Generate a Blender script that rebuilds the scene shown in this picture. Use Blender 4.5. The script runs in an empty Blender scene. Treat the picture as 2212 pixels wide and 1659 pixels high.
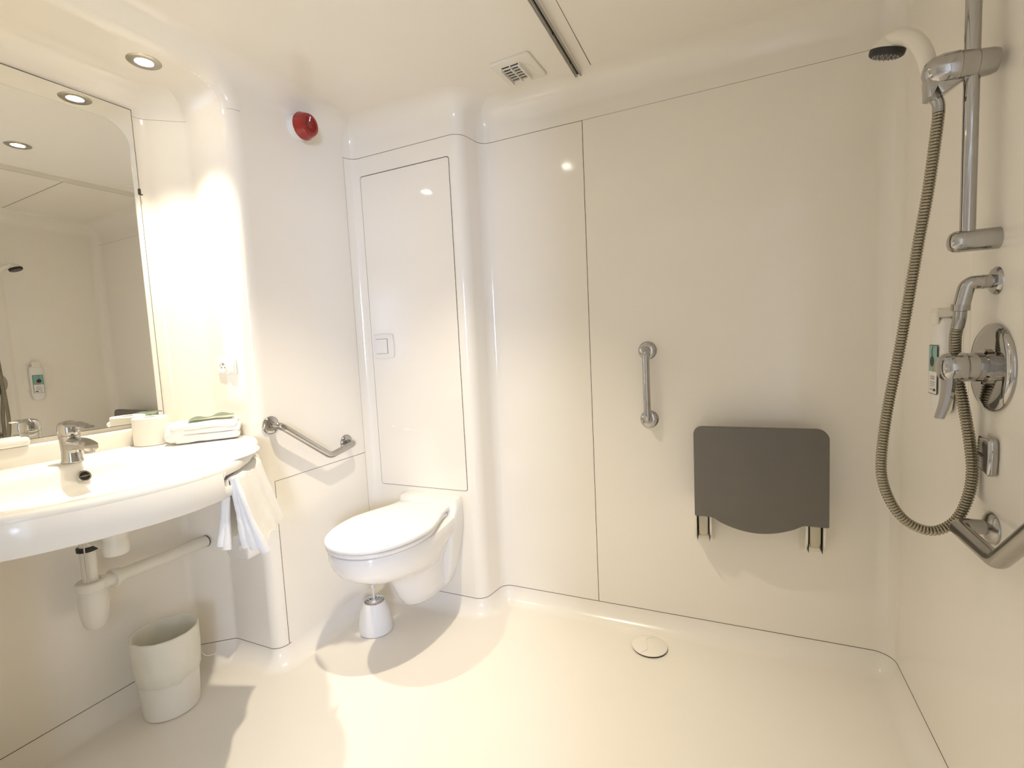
import bpy, bmesh, math, random
from mathutils import Vector, Matrix, noise
PI = math.pi
random.seed(7)
S = bpy.context.scene
WIN, PA, PC, EXPO = 32., 34., 40., 1.32
COL = S.collection
V = Vector

# ------------------------------------------------------------------ materials
def mat(name, rgb, rough=.4, metal=0., var=.03, scale=6., spec=.5, coat=0., bump=0., bscale=200., trans=0., emit=None, ior=1.5, sss=0.):
    m = bpy.data.materials.new(name); m.use_nodes = True
    nt = m.node_tree; b = nt.nodes['Principled BSDF']; L = nt.links
    b.inputs['Roughness'].default_value = rough
    b.inputs['Metallic'].default_value = metal
    b.inputs['IOR'].default_value = ior
    b.inputs['Specular IOR Level'].default_value = spec
    b.inputs['Coat Weight'].default_value = coat
    b.inputs['Coat Roughness'].default_value = .04
    b.inputs['Transmission Weight'].default_value = trans
    tc = nt.nodes.new('ShaderNodeTexCoord')
    n = nt.nodes.new('ShaderNodeTexNoise'); n.inputs['Scale'].default_value = scale; n.inputs['Detail'].default_value = 1
    L.new(tc.outputs['Object'], n.inputs['Vector'])
    mx = nt.nodes.new('ShaderNodeMix'); mx.data_type = 'RGBA'
    mx.inputs[6].default_value = (*[c * (1 - var) for c in rgb], 1)
    mx.inputs[7].default_value = (*[min(1, c * (1 + var)) for c in rgb], 1)
    L.new(n.outputs['Fac'], mx.inputs[0]); L.new(mx.outputs[2], b.inputs['Base Color'])
    if bump:
        n2 = nt.nodes.new('ShaderNodeTexNoise'); n2.inputs['Scale'].default_value = bscale; n2.inputs['Detail'].default_value = 3
        L.new(tc.outputs['Object'], n2.inputs['Vector'])
        bp = nt.nodes.new('ShaderNodeBump'); bp.inputs['Strength'].default_value = bump; bp.inputs['Distance'].default_value = .003
        L.new(n2.outputs['Fac'], bp.inputs['Height']); L.new(bp.outputs['Normal'], b.inputs['Normal'])
    if emit:
        b.inputs['Emission Color'].default_value = (*emit[0], 1); b.inputs['Emission Strength'].default_value = emit[1]
    return m

M = {}
SHELL = (.87, .825, .735)
M['shell'] = mat('gelcoat_cream', SHELL, .10, var=.012, scale=3, spec=.45)
M['floor'] = mat('gelcoat_floor', (.865, .82, .735), .22, var=.015, scale=4, spec=.4)
M['panel'] = mat('gelcoat_panel', (.86, .815, .73), .06, var=.01, scale=3, spec=.5)
M['tongue'] = mat('beige_tongue', (.52, .47, .36), .3, .6, var=.05)
M['matte'] = mat('matte_white_plastic', (.82, .80, .765), .5, var=.01)
M['seam'] = mat('dark_joint', (.07, .052, .032), .6)
M['basin'] = mat('mineral_white', (.84, .815, .755), .14, var=.01, spec=.5)
M['ceramic'] = mat('white_ceramic', (.84, .82, .785), .05, var=.008, spec=.6)
M['plastic'] = mat('white_plastic', (.83, .81, .77), .25, var=.01)
M['ivory'] = mat('ivory_plastic', (.80, .76, .66), .3, var=.015)
M['chrome'] = mat('chrome', (.46, .45, .435), .06, 1., var=.01)
M['chrome_dull'] = mat('satin_chrome', (.40, .385, .36), .2, 1., var=.03)
M['hose'] = mat('steel_hose', (.36, .33, .255), .24, 1., var=.05)
M['steel'] = mat('brushed_ring', (.52, .49, .42), .3, 1., var=.04)
M['seat'] = mat('grey_seat', (.155, .143, .122), .55, var=.05, scale=20, bump=.08, bscale=300)
M['mirror'] = mat('mirror_silver', (.90, .905, .885), .0, 1., var=0)
M['mirror_edge'] = mat('mirror_edge', (.10, .10, .085), .3)
M['black'] = mat('black_rubber', (.018, .017, .016), .5)
M['dark'] = mat('dark_hollow', (.03, .026, .018), .8)
M['red'] = mat('red_lens', (.30, .006, .006), .12, var=.08, scale=40, coat=.4)
M['lamp'] = mat('lamp_glass', (1, .97, .88), .3, emit=((1, .93, .80), 38.))
M['towel'] = mat('terry_white', (.84, .83, .81), .95, var=.03, scale=60, bump=.5, bscale=520, spec=.1)
M['paper'] = mat('tissue_paper', (.83, .80, .73), .9, var=.02, scale=30, bump=.15, bscale=300, spec=.1)
M['liner'] = mat('bin_liner', (.80, .775, .66), .35, var=.04, scale=18, bump=.35, bscale=40, spec=.4)
M['bin'] = mat('bin_plastic', (.82, .785, .69), .35, var=.02)
M['pipe'] = mat('pvc_white', (.80, .77, .68), .35, var=.02)
M['leaf'] = mat('leaflet', (.30, .36, .27), .35, var=.45, scale=22)
M['teal'] = mat('label_teal', (.20, .42, .37), .3, var=.06)
M['label'] = mat('label_white', (.80, .79, .74), .35)
M['skin'] = mat('label_brown', (.50, .27, .15), .4)
M['ink'] = mat('label_ink', (.03, .026, .024), .5)
M['grey_ink'] = mat('label_grey', (.33, .31, .29), .5)
M['gap'] = mat('shade_gap', (.20, .19, .185), .6)
M['clear'] = mat('frosted_plastic', (.86, .85, .83), .15, trans=.25)

# ------------------------------------------------------------------ geometry helpers
def NB(): return bmesh.new()
def add_faces(bm, rings, closed=True, cap0=False, cap1=False):
    vs = [[bm.verts.new(p) for p in r] for r in rings]
    n = len(vs[0])
    for a, b in zip(vs, vs[1:]):
        for i in range(n if closed else n - 1):
            j = (i + 1) % n
            bm.faces.new((a[i], a[j], b[j], b[i]))
    if cap0: bm.faces.new(list(reversed(vs[0])))
    if cap1: bm.faces.new(vs[-1])
    return vs
def frames(path):
    P = [V(p) for p in path]; out = []
    t0 = (P[1] - P[0]).normalized()
    u = t0.orthogonal().normalized()
    for i, p in enumerate(P):
        t = (P[min(i + 1, len(P) - 1)] - P[max(i - 1, 0)])
        t = t.normalized() if t.length > 1e-9 else t0
        q = t0.rotation_difference(t); u = q @ u; u = (u - t * u.dot(t)).normalized(); t0 = t
        out.append((p, t, u, t.cross(u)))
    return out
def tube(bm, path, r, seg=16, caps=True, sx=1., rot=0.):
    fr = frames(path); rings = []
    for i, (p, t, u, w) in enumerate(fr):
        ri = r[i] if isinstance(r, (list, tuple)) else r
        rings.append([p + (u * math.cos(a) * sx + w * math.sin(a)) * ri for a in [rot + 2 * PI * k / seg for k in range(seg)]])
    add_faces(bm, rings, True, caps, caps); return bm
def fil(pts, rad, n=8):
    P = [V(p) for p in pts]; out = [P[0]]
    for i in range(1, len(P) - 1):
        a, b, c = P[i - 1], P[i], P[i + 1]
        d1, d2 = (a - b).normalized(), (c - b).normalized()
        ang = d1.angle(d2); r = rad[i - 1] if isinstance(rad, (list, tuple)) else rad
        t = min(r / math.tan(ang / 2), (a - b).length * .49, (c - b).length * .49)
        p1, p2 = b + d1 * t, b + d2 * t
        rr = t * math.tan(ang / 2); ctr = b + (d1 + d2).normalized() * (rr / math.sin(ang / 2))
        v1, v2 = p1 - ctr, p2 - ctr; tot = v1.angle(v2); ax = v1.cross(v2).normalized()
        for k in range(n + 1):
            out.append(ctr + Matrix.Rotation(tot * k / n, 3, ax) @ v1)
    out.append(P[-1]); return out
def smooth_path(pts, n=8):
    P = [V(p) for p in pts]; out = []
    for i in range(len(P) - 1):
        p0, p1, p2, p3 = P[max(i - 1, 0)], P[i], P[i + 1], P[min(i + 2, len(P) - 1)]
        for k in range(n):
            t = k / n
            out.append(.5 * ((2 * p1) + (p2 - p0) * t + (2 * p0 - 5 * p1 + 4 * p2 - p3) * t * t + (3 * p1 - p0 - 3 * p2 + p3) * t ** 3))
    out.append(P[-1]); return out
def axis_mat(o, d):
    d = V(d).normalized(); u = d.orthogonal().normalized()
    if abs(d.z) < .999:
        u = V((0, 0, 1)).cross(d).normalized()
    w = d.cross(u)
    return Matrix(((u.x, w.x, d.x, o[0]), (u.y, w.y, d.y, o[1]), (u.z, w.z, d.z, o[2]), (0, 0, 0, 1)))
def lathe(bm, prof, o=(0, 0, 0), d=(0, 0, 1), seg=32, sx=1.):
    m = axis_mat(o, d)
    if V(d).normalized().z > .999: m = Matrix.Translation(o)
    if V(d).normalized().z < -.999: m = Matrix.Translation(o) @ Matrix.Rotation(PI, 4, 'X')
    rings = [[m @ V((r * math.cos(2 * PI * k / seg) * sx, r * math.sin(2 * PI * k / seg), z)) for k in range(seg)] for r, z in prof]
    add_faces(bm, rings, True, prof[0][0] > 1e-6, prof[-1][0] > 1e-6)
    bmesh.ops.remove_doubles(bm, verts=bm.verts, dist=1e-6); return bm
def box(bm, lo, hi, bev=0., seg=3):
    lo, hi = V(lo), V(hi); b2 = NB()
    bmesh.ops.create_cube(b2, size=1.)
    for v in b2.verts:
        v.co = V([(lo[i] + hi[i]) / 2 + v.co[i] * (hi[i] - lo[i]) for i in range(3)])
    if bev: bmesh.ops.bevel(b2, geom=list(b2.edges), offset=bev, segments=seg, profile=.5, affect='EDGES')
    merge(bm, b2); return bm
def merge(bm, b2, m=None):
    me = bpy.data.meshes.new('tmp'); b2.to_mesh(me); b2.free()
    if m: me.transform(m)
    bm.from_mesh(me); bpy.data.meshes.remove(me)
def prism(bm, outl, h, m, bev=0., seg=3):
    """outline in local XY extruded along local Z by h, rounded edges, then placed by matrix m"""
    b2 = NB()
    if bev:
        n = len(outl); P = [V((x, y)) for x, y in outl]
        area = sum(P[i].x * P[(i + 1) % n].y - P[(i + 1) % n].x * P[i].y for i in range(n))
        if area < 0: P.reverse()
        def inset(d):
            o = []
            for i in range(n):
                a, b, c = P[i - 1], P[i], P[(i + 1) % n]
                e1, e2 = (b - a).normalized(), (c - b).normalized()
                n1, n2 = V((-e1.y, e1.x)), V((-e2.y, e2.x)); k = n1 + n2
                den = max(.3, 1 + n1.dot(n2)); o.append(b + k * (d / den))
            return o
        prof = [(bev * (1 - math.sin(a)), bev * (1 - math.cos(a))) for a in [PI / 2 * k / seg for k in range(seg + 1)]]
        rings = [[V((p.x, p.y, z)) for p in inset(d)] for d, z in prof]
        rings += [[V((p.x, p.y, h - z)) for p in inset(d)] for d, z in reversed(prof)]
        add_faces(b2, rings, True, True, True)
    else:
        add_faces(b2, [[V((x, y, 0)) for x, y in outl], [V((x, y, h)) for x, y in outl]], True, True, True)
    merge(bm, b2, m); return bm
def rrect(w, h, r, n=6, cx=0, cy=0):
    out = []
    rr = r if isinstance(r, (list, tuple)) else (r,) * 4
    for q, (sx, sy) in enumerate(((1, 1), (-1, 1), (-1, -1), (1, -1))):
        c = (cx + sx * (w / 2 - rr[q]), cy + sy * (h / 2 - rr[q]))
        for k in range(n + 1):
            a = PI / 2 * (q + k / n); out.append((c[0] + rr[q] * math.cos(a), c[1] + rr[q] * math.sin(a)))
    return out
def frame_m(o, x, z):
    x, z = V(x).normalized(), V(z).normalized(); y = z.cross(x)
    return Matrix(((x.x, y.x, z.x, o[0]), (x.y, y.y, z.y, o[1]), (x.z, y.z, z.z, o[2]), (0, 0, 0, 1)))

def finish(name, bm, m, parent=None, loc=None, ang=38, wn=False, flat=False):
    bmesh.ops.recalc_face_normals(bm, faces=bm.faces)
    me = bpy.data.meshes.new(name); bm.to_mesh(me); bm.free()
    for p in me.polygons: p.use_smooth = not flat
    if not flat: me.set_sharp_from_angle(angle=math.radians(ang))
    me.materials.append(M[m] if isinstance(m, str) else m)
    o = bpy.data.objects.new(name, me); COL.objects.link(o)
    if parent is not None:
        base = parent; off = V((0, 0, 0))
        while base is not None: off += base.location; base = base.parent
        me.transform(Matrix.Translation(-off)); o.parent = parent
    elif loc is not None:
        me.transform(Matrix.Translation(-V(loc))); o.location = loc
    if wn:
        w = o.modifiers.new('wn', 'WEIGHTED_NORMAL'); w.keep_sharp = True; w.weight = 100
    return o
def thing(name, label, cat, loc, group=None):
    o = bpy.data.objects.new(name, None); COL.objects.link(o); o.location = loc; o.empty_display_size = .05
    o['label'] = label; o['category'] = cat
    if group: o['group'] = group
    return o
def tag(o, label, cat, group=None):
    o['label'] = label; o['category'] = cat
    if group: o['group'] = group
    return o
def struct(o): o['kind'] = 'structure'; return o

# ------------------------------------------------------------------ the room shell
XR, YB, XL, XN, YBOX, YF, YD = .485, 1.973, -1.600, -1.9485, 1.813, -1.40, -.72
NY0, NY1, ZS, ZC, ZF, ZT = .465, 1.217, 2.16, 2.22, .07, 2.075
RM, RS = .045, .06
FULL = [(XR, YD, .02), (XR, YB, .06), (-1.000, YB, .05), (-1.022, YBOX, .055), (XL, YBOX, .05), (XL, NY1, RM), (-1.839, NY1, .03),
        (XN, 1.125, .04), (XN, NY0, .04), (XL, NY0, RM), (XL, YF, .02), (XR, YF, .02)]
MAIN = FULL[:5] + FULL[-2:]
def ring(poly, off, z, n=8, closed=True):
    P = [V((a, b)) for a, b, _ in poly]; N = len(P); Q = []
    for i in range(N):
        if not closed and i in (0, N - 1):
            e = (P[1] - P[0]) if i == 0 else (P[-1] - P[-2]); e.normalize(); Q.append(P[i] + V((-e.y, e.x)) * off); continue
        e1, e2 = (P[i] - P[i - 1]).normalized(), (P[(i + 1) % N] - P[i]).normalized()
        n1, n2 = V((-e1.y, e1.x)), V((-e2.y, e2.x)); Q.append(P[i] + (n1 + n2) * (off / (1 + n1.dot(n2))))
    out = []; idx = []
    for i in range(N):
        if not closed and i in (0, N - 1):
            idx.append(len(out)); out.append(V((*Q[i], z))); continue
        e1, e2 = (P[i] - P[i - 1]).normalized(), (P[(i + 1) % N] - P[i]).normalized()
        left = e1.x * e2.y - e1.y * e2.x > 0
        r = poly[i][2] + (-off if left else off); r = max(r, .004)
        ang = e1.angle(e2); t = r * math.tan(ang / 2)
        p1 = Q[i] - e1 * t; nn = V((-e1.y, e1.x)) * (1 if left else -1); c = p1 + nn * r; v = p1 - c
        idx.append(len(out) + n // 2)
        for k in range(n + 1):
            a = ang * k / n * (1 if left else -1)
            out.append(V((*(c + Matrix.Rotation(a, 2) @ v), z)))
    return out, idx
COVE = [(RS * (1 - math.cos(a)), ZF - RS * math.sin(a)) for a in [PI / 2 * k / 8 for k in range(9)]]
COVE = [(o, ZF - (ZF) * (1 - (1 - math.sin(PI / 2 * k / 8)) ) if False else ZF * (1 - math.sin(PI / 2 * k / 8))) for k, (o, z) in enumerate(COVE)]
CV0 = 2.13
def offz(z):
    if z <= CV0: return 0.
    r = ZC - CV0; return r - math.sqrt(max(0., r * r - (z - CV0) ** 2))
TOPZ = [ZF, .5, 1., 1.5, ZT, CV0] + [CV0 + (ZC - CV0) * math.sin(PI / 2 * k / 10) for k in range(1, 11)]

bm = NB(); vs = add_faces(bm, [ring(FULL, o, z)[0] for o, z in COVE], True)
bm.faces.new(vs[-1]); bmesh.ops.remove_doubles(bm, verts=bm.verts, dist=1e-6)
struct(finish('floor', bm, 'floor', ang=60, wn=True))

rings = [ring(MAIN, offz(z), z) for z in TOPZ]; idx = rings[0][1]; R_ = [r[0] for r in rings]
def wall(name, i0, i1, extra=None):
    bm = NB(); add_faces(bm, [r[i0:i1 + 1] for r in R_], False)
    if extra: extra(bm)
    bmesh.ops.remove_doubles(bm, verts=bm.verts, dist=1e-5)
    return struct(finish(name, bm, 'shell', ang=60, wn=True))
wall('wall_right', idx[0], idx[1]); wall('wall_back', idx[1], idx[4])
RN = .09                                              # rounding of the niche mouth's top corners
def niche_extra(bm):
    zs = TOPZ
    c0 = R_[0][idx[4] + 4].y
    def cols(ys, rowsf):
        g = [[bm.verts.new((XL + offz(z), y, z)) for z in rowsf(y)] for y in ys]
        for a, b in zip(g, g[1:]):
            for i in range(len(a) - 1): bm.faces.new((a[i], a[i + 1], b[i + 1], b[i]))
    cols([c0, 1.6, 1.4, NY1 + RM], lambda y: zs)
    cols([NY0 - RM, 0., -.5, YF + .02], lambda y: zs)
    # above the niche mouth
    R2 = RN + RM; a_ = []
    for k in range(13): a = PI / 2 * k / 12; a_.append((NY1 + RM - R2 + R2 * math.cos(a), ZS + RM - R2 + R2 * math.sin(a)))
    b_ = [(NY0 - RM + (NY1 + RM - y), z) for y, z in reversed(a_)]
    path = a_ + [(y, ZS + RM) for y in (1.0, .8, .65)] + b_
    g = []
    for y, z in path:
        rows = [z + (ZC - z) * (1 - (1 - k / 14) ** 1.6) for k in range(15)]
        g.append([bm.verts.new((XL + offz(q), y, q)) for q in rows])
    for a, b in zip(g, g[1:]):
        for i in range(14): bm.faces.new((a[i], a[i + 1], b[i + 1], b[i]))
    # rounded mouth edge
    def mouth(r2, ex):
        out = [(NY1 + ex, ZF), (NY1 + ex, 1.), (NY1 + ex, 1.8)]
        rr = RN + ex
        A = [(NY1 + ex - rr + rr * math.cos(PI / 2 * k / 12), ZS + ex - rr + rr * math.sin(PI / 2 * k / 12)) for k in range(13)]
        out += A + [(y, ZS + ex) for y in (1.0, .8, .65)] + [(NY0 + NY1 - y, z) for y, z in reversed(A)]
        out += [(NY0 - ex, 1.8), (NY0 - ex, 1.), (NY0 - ex, ZF)]
        return out
    g = []
    for k in range(9):
        a = PI / 2 * k / 8
        ex = RM * (1 - math.cos(a)); g.append([(XL - RM + (RM + offz(z)) * math.sin(a), y, z) for y, z in mouth(0, ex)])
    add_faces(bm, [[V(p) for p in r] for r in g], False)
    # inside of the niche
    NP = [(XL - RM, NY1, 0), (-1.839, NY1, .03), (XN, 1.125, .04), (XN, NY0, .04), (XL - RM, NY0, 0)]
    prof = [(0, z) for z in (ZF, .5, 1., 1.5, 1.8, ZS - RN)] + [(RN * (1 - math.cos(PI / 2 * k / 8)), ZS - RN + RN * math.sin(PI / 2 * k / 8)) for k in range(1, 9)]
    v = add_faces(bm, [ring(NP, o, z, closed=False)[0] for o, z in prof], False)
    bm.faces.new(v[-1])
wall('wall_left', idx[4], idx[4] + 4, niche_extra)
bm = NB(); bm.faces.new([bm.verts.new(p) for p in R_[-1]])
# ceiling continues up a little so that it reads as a slab
v2 = [bm.verts.new(p + V((0, 0, .03))) for p in R_[-1]]; bm.faces.new(list(reversed(v2)))
struct(finish('ceiling', bm, 'shell', ang=60))
# front wall behind the viewer, and the doorway to the daylit room beside it
DZ = 2.06
bm = NB(); box(bm, (XL - .01, YF - .1, -.01), (XR + .1, YF + .012, 2.3)); struct(finish('wall_front', bm, 'shell', flat=True))
bm = NB()
box(bm, (XR, YF + .012, DZ), (XR + .1, YD, 2.3)); box(bm, (XR + .012, YD, -.01), (XR + .1, YD + .06, 2.3)); struct(finish('wall_doorway', bm, 'shell', flat=True))
bm = NB()
for lo, hi in (((XR - .014, YD, .001), (XR - .001, YD + .05, DZ + .05)), ((XR - .014, YF + .0125, DZ), (XR - .001, YD, DZ + .05)), ((XR, YD - .02, .001), (XR + .1, YD - .001, DZ)), ((XR, YF + .0125, DZ - .02), (XR + .1, YD - .02, DZ - .001))): box(bm, lo, hi, .004)
struct(finish('door_1', bm, 'plastic'))

# dark joints between the moulded shells
def seam(name, pts, r=.0012):
    q = [V(pts[0])]
    for p in pts[1:]:
        if (V(p) - q[-1]).length > 1e-4: q.append(V(p))
    pts = q
    bm = NB(); tube(bm, pts, r, 6); return struct(finish(name, bm, 'seam'))
rg, ix = ring(FULL, 0, ZF); seam('trim_1', [V((XR, YD + .03, ZF))] + [p for p in rg[ix[0]:ix[4] - 3] if p.y > YD + .01] + [V((-1.27, YBOX, ZF))], .0011)
seam('trim_10', [V((XL, 1.275, ZF))] + list(rg[ix[5] - 4:ix[10]]), .0011)
rg, ix = ring(FULL, 0, ZT); seam('trim_2', [V((-.545, YB, ZT))] + list(rg[ix[2] - 4:ix[4] + 5]), .0009); seam('trim_11', list(rg[ix[1] + 1:ix[2] - 4]) + [V((-.545, YB, ZT))], .0005); seam('trim_3', rg[ix[4] + 5:ix[5] + 2], .0005); seam('trim_8', rg[ix[6] - 2:ix[8]], .0007)
seam('trim_4', [(-.545, YB, ZF), (-.545, YB, ZT)], .0012)
seam('trim_5', [(XL, 1.766, ZF), (XL, 1.766, ZT)], .0006)
seam('trim_6', [(XL, 1.266, ZF), (XL, 1.266, .72), (XL, 1.766, .72)], .0011)
seam('trim_7', [(-.476, 1.87, ZC), (-.476, 1.445, ZC), (.38, 1.445, ZC)], .0014)

# ------------------------------------------------------------------ mirror
XM = -1.9345
MY0, MY1, MZ0, MZ1 = .62, 1.087, .984, 2.088
mr = thing('wall_mirror', 'large frameless mirror filling the niche above the washbasin', 'mirror', (XM, .85, MZ0))
Mt = Matrix.Translation((XM, MY1, 0)) @ Matrix.Rotation(math.radians(-1.43), 4, 'Z')
bm = NB(); b2 = NB(); box(b2, (-.005, MY0 - MY1, MZ0), (0, 0, MZ1)); merge(bm, b2, Mt)
finish('glass', bm, 'mirror', mr, flat=True)
bm = NB(); b2 = NB(); box(b2, (-.0052, -.0005, MZ0 - .001), (-.0002, .0022, MZ1 + .002)); box(b2, (-.0052, MY0 - MY1, MZ1), (-.0002, .0022, MZ1 + .0028)); box(b2, (-.0052, MY0 - MY1, MZ0 - .0018), (-.0002, .0022, MZ0)); merge(bm, b2, Mt)
finish('edge', bm, 'mirror_edge', mr, flat=True)
for (y, z, hz) in ((-.001, 1.80, 1), (-.095, MZ0 + .003, 0)):
    bm = NB(); b2 = NB()
    if hz:
        box(b2, (-.006, -.003, z), (.004, .004, z + .018), .001); box(b2, (-.006, -.003, z - .003), (.004, .010, z), .001)
    else: box(b2, (-.006, y - .007, z - .010), (.004, y + .007, z + .006), .001)
    merge(bm, b2, Mt); finish('clip', bm, 'chrome_dull' if not hz else 'black', mr)

# ------------------------------------------------------------------ washbasin
ZD = .91
OUT = [(-1.945, .475), (-1.945, 1.120), (-1.842, 1.208), (-1.640, 1.210), (-1.592, 1.196), (-1.540, 1.166), (-1.490, 1.126), (-1.448, 1.086), (-1.405, 1.042), (-1.345, .985), (-1.285, .905),
       (-1.245, .825), (-1.228, .74), (-1.232, .64), (-1.255, .54), (-1.292, .45), (-1.345, .37), (-1.42, .30), (-1.51, .27), (-1.592, .28), (-1.594, .40), (-1.65, .470)]
BC = V((-1.545, .735))
def ray_out(poly, c, a):
    d = V((math.cos(a), math.sin(a))); best = None
    for i in range(len(poly)):
        p, q = V(poly[i]), V(poly[(i + 1) % len(poly)]); e = q - p
        den = d.x * e.y - d.y * e.x
        if abs(den) < 1e-9: continue
        w = p - c; t = (w.x * e.y - w.y * e.x) / den; s = (w.x * d.y - w.y * d.x) / den
        if t > 0 and -1e-6 <= s <= 1 + 1e-6 and (best is None or t > best): best = t
    return best
NA = 180
ANG = [2 * PI * k / NA for k in range(NA)]
outr = [ray_out(OUT, BC, a) for a in ANG]
for _ in range(4):                                     # soften the drawn outline on the free side
    sm = [(outr[k - 1] + 2 * outr[k] + outr[(k + 1) % NA]) / 4 for k in range(NA)]
    outr = [sm[k] if (BC.x + math.cos(ANG[k]) * outr[k]) > -1.63 else outr[k] for k in range(NA)]
def bowl_r(a):
    rx = .235 if math.cos(a) < 0 else .262; ry = .345
    return (abs(math.cos(a) / rx) ** 2.6 + abs(math.sin(a) / ry) ** 2.6) ** (-1 / 2.6)
def P3(a, r, z): return V((BC.x + math.cos(a) * r, BC.y + math.sin(a) * r, z))
def slot(k):                                           # 1 where the apron is cut open for the towel
    p = P3(ANG[k], outr[k], 0)
    if p.x < -1.60 or p.y < .8: return 0.
    s = (p.y - .955) / .045
    return max(0., min(1., s)) ** .8 if p.y > .955 else 0.
ZB = .820
def free(k):
    p = P3(ANG[k], outr[k], 0); return p.x > -1.60
rings = []
def rg_(fr, fz): rings.append([P3(a, fr(k, a), fz(k)) for k, a in enumerate(ANG)])
ZR = .8785                                             # underside of the rim slab
rg_(lambda k, a: .02, lambda k: .792)
rg_(lambda k, a: bowl_r(a) * .55, lambda k: .797)
rg_(lambda k, a: bowl_r(a) * .86, lambda k: .815)
rg_(lambda k, a: min(bowl_r(a) * 1.0, outr[k] - .05), lambda k: .85)
rg_(lambda k, a: min(bowl_r(a) * 1.02, outr[k] - .042), lambda k: ZR)
rg_(lambda k, a: outr[k] - .008, lambda k: ZR)
rg_(lambda k, a: outr[k] - .003, lambda k: ZR + .0015)
rg_(lambda k, a: outr[k] - .001, lambda k: ZR + .005)
for q in range(6):
    b = PI / 2 * q / 5; rg_(lambda k, a, b=b: outr[k] - .014 * (1 - math.cos(b)), lambda k, b=b: ZD - .014 + .014 * math.sin(b))
rg_(lambda k, a: max(outr[k] - .024, bowl_r(a) * 1.03), lambda k: ZD)
rg_(lambda k, a: bowl_r(a) * 1.015, lambda k: ZD - .001)
rg_(lambda k, a: bowl_r(a) * .985, lambda k: ZD - .006)
for s, z in ((.955, .897), (.93, .882), (.90, .863), (.84, .845), (.72, .832), (.52, .824), (.28, .820), (.10, .818)):
    rg_(lambda k, a, s=s: bowl_r(a) * s, lambda k, z=z: z)
# apron below the rim, open at the towel slot
fp = [P3(a, outr[k], 0) for k, a in enumerate(ANG)]
fp = [p for p in fp if p.x > -1.592 and p.y > .28]
fp.sort(key=lambda p: math.atan2(p.y - BC.y, p.x - BC.x))
fine = []
for p, q in zip(fp, fp[1:]):
    n_ = max(1, int((q - p).length / .002))
    fine += [p.lerp(q, k / n_) for k in range(n_)]
fine.append(fp[-1])
ys0, hr = .834, .0145
def top_z(p):
    if p.y < ys0 or p.x > -1.18 + 0: return None
    return p
bm_ap = NB(); prs = []
run = 0.; prev = None
for i, p in enumerate(fine):
    if p.y > ys0 and prev is not None and prev.y > ys0 - .02: run += (p - prev).length
    prev = p
    zt = ZD - .016
    if run > 0:
        zt = .8635 + math.sqrt(max(0, hr ** 2 - (hr - min(run, hr)) ** 2)) * -1 if run < hr else .8635 - hr
        # left end of the slot is a half round: upper half is filled by the hood strip below
    t = (fine[min(i + 2, len(fine) - 1)] - fine[max(i - 2, 0)]).normalized(); nr = V((t.y, -t.x, 0)); prs.append((p, nr, zt, run))
def quad(p, nr, z0, z1):
    o, d = -.0004, .020
    return [p - nr * d + V((0, 0, z0)), p - nr * (o + .004) + V((0, 0, z0)), p - nr * o + V((0, 0, z0 + .004)), p - nr * o + V((0, 0, z1 - .001)), p - nr * (o + .0008) + V((0, 0, z1)), p - nr * d + V((0, 0, z1))]
add_faces(bm_ap, [quad(p, nr, ZB, zt) for p, nr, zt, r_ in prs], True, True, True)
hood = [(p, nr, .8635 + math.sqrt(max(0, hr ** 2 - (hr - r_) ** 2))) for p, nr, zt, r_ in prs if 0 < r_ <= hr]
if len(hood) > 1: add_faces(bm_ap, [quad(p, nr, z, ZD - .016) for p, nr, z in hood], True, True, True)
wb = thing('washbasin', 'wide cream washbasin with a curved front built into the mirror niche', 'washbasin', (-1.545, .735, .762))
bm = NB(); add_faces(bm, rings, True, True, True)
finish('basin_body', bm, 'basin', wb, ang=50)
# backsplash ledge
bm = NB(); box(bm, (-1.946, .47, ZD - .004), (-1.915, 1.118, .968), .006); finish('backsplash', bm, 'basin', wb)
finish('apron', bm_ap, 'basin', wb, ang=50)
# overflow and its ring
oc = V((-1.752, .748, .871)); od = V((.93, 0, .36))
ov = NB(); lathe(ov, [(.0165, .001), (.0175, .004), (.0155, .006), (.0125, .0055), (.0115, .003)], oc, od, 32)
o_ = finish('overflow_ring', ov, 'chrome', wb)
bm = NB(); lathe(bm, [(.0, .0035), (.0118, .0035)], oc, od, 24); finish('overflow_hole', bm, 'dark', o_)
bm = NB(); mm = axis_mat(oc + od.normalized() * .004, od)
prism(bm, [(-.0125, -.0012), (0, -.003), (.0125, -.0012), (.0125, .0012), (0, .003), (-.0125, .0012)], .002, mm); finish('overflow_bar', bm, 'chrome', o_)

# ------------------------------------------------------------------ tap on the basin
TX, TY = -1.815, .752
tp = thing('basin_tap', 'chrome single-lever mixer tap standing on the washbasin deck', 'tap', (TX, TY, ZD))
bm = NB(); lathe(bm, [(.0245, 0), (.0248, .004), (.0225, .010), (.0215, .03), (.0222, .055), (.0235, .068), (.0235, .074)], (TX, TY, ZD), (0, 0, 1), 32)
finish('body', bm, 'chrome', tp)
bm = NB()
sp = []
for t in [k / 10 for k in range(11)]:
    c = V((TX + .005 + .098 * t, TY, ZD + .048 + .020 * t - .02 * t * t)); w, h = .018 - .002 * t, .017 - .006 * t
    sp.append([c + V((0, x * w, y * h)) for x, y in ((1, -.6), (1, .5), (.7, 1), (-.7, 1), (-1, .5), (-1, -.6), (-.7, -1), (.7, -1))])
add_faces(bm, sp, True, True, True)
finish('spout', bm, 'chrome', tp)
bm = NB(); lathe(bm, [(.0115, 0), (.0115, .012), (.009, .013), (.008, .010), (0, .010)], (TX + .092, TY, ZD + .042), (0, 0, -1), 24); finish('aerator', bm, 'chrome_dull', tp)
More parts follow.
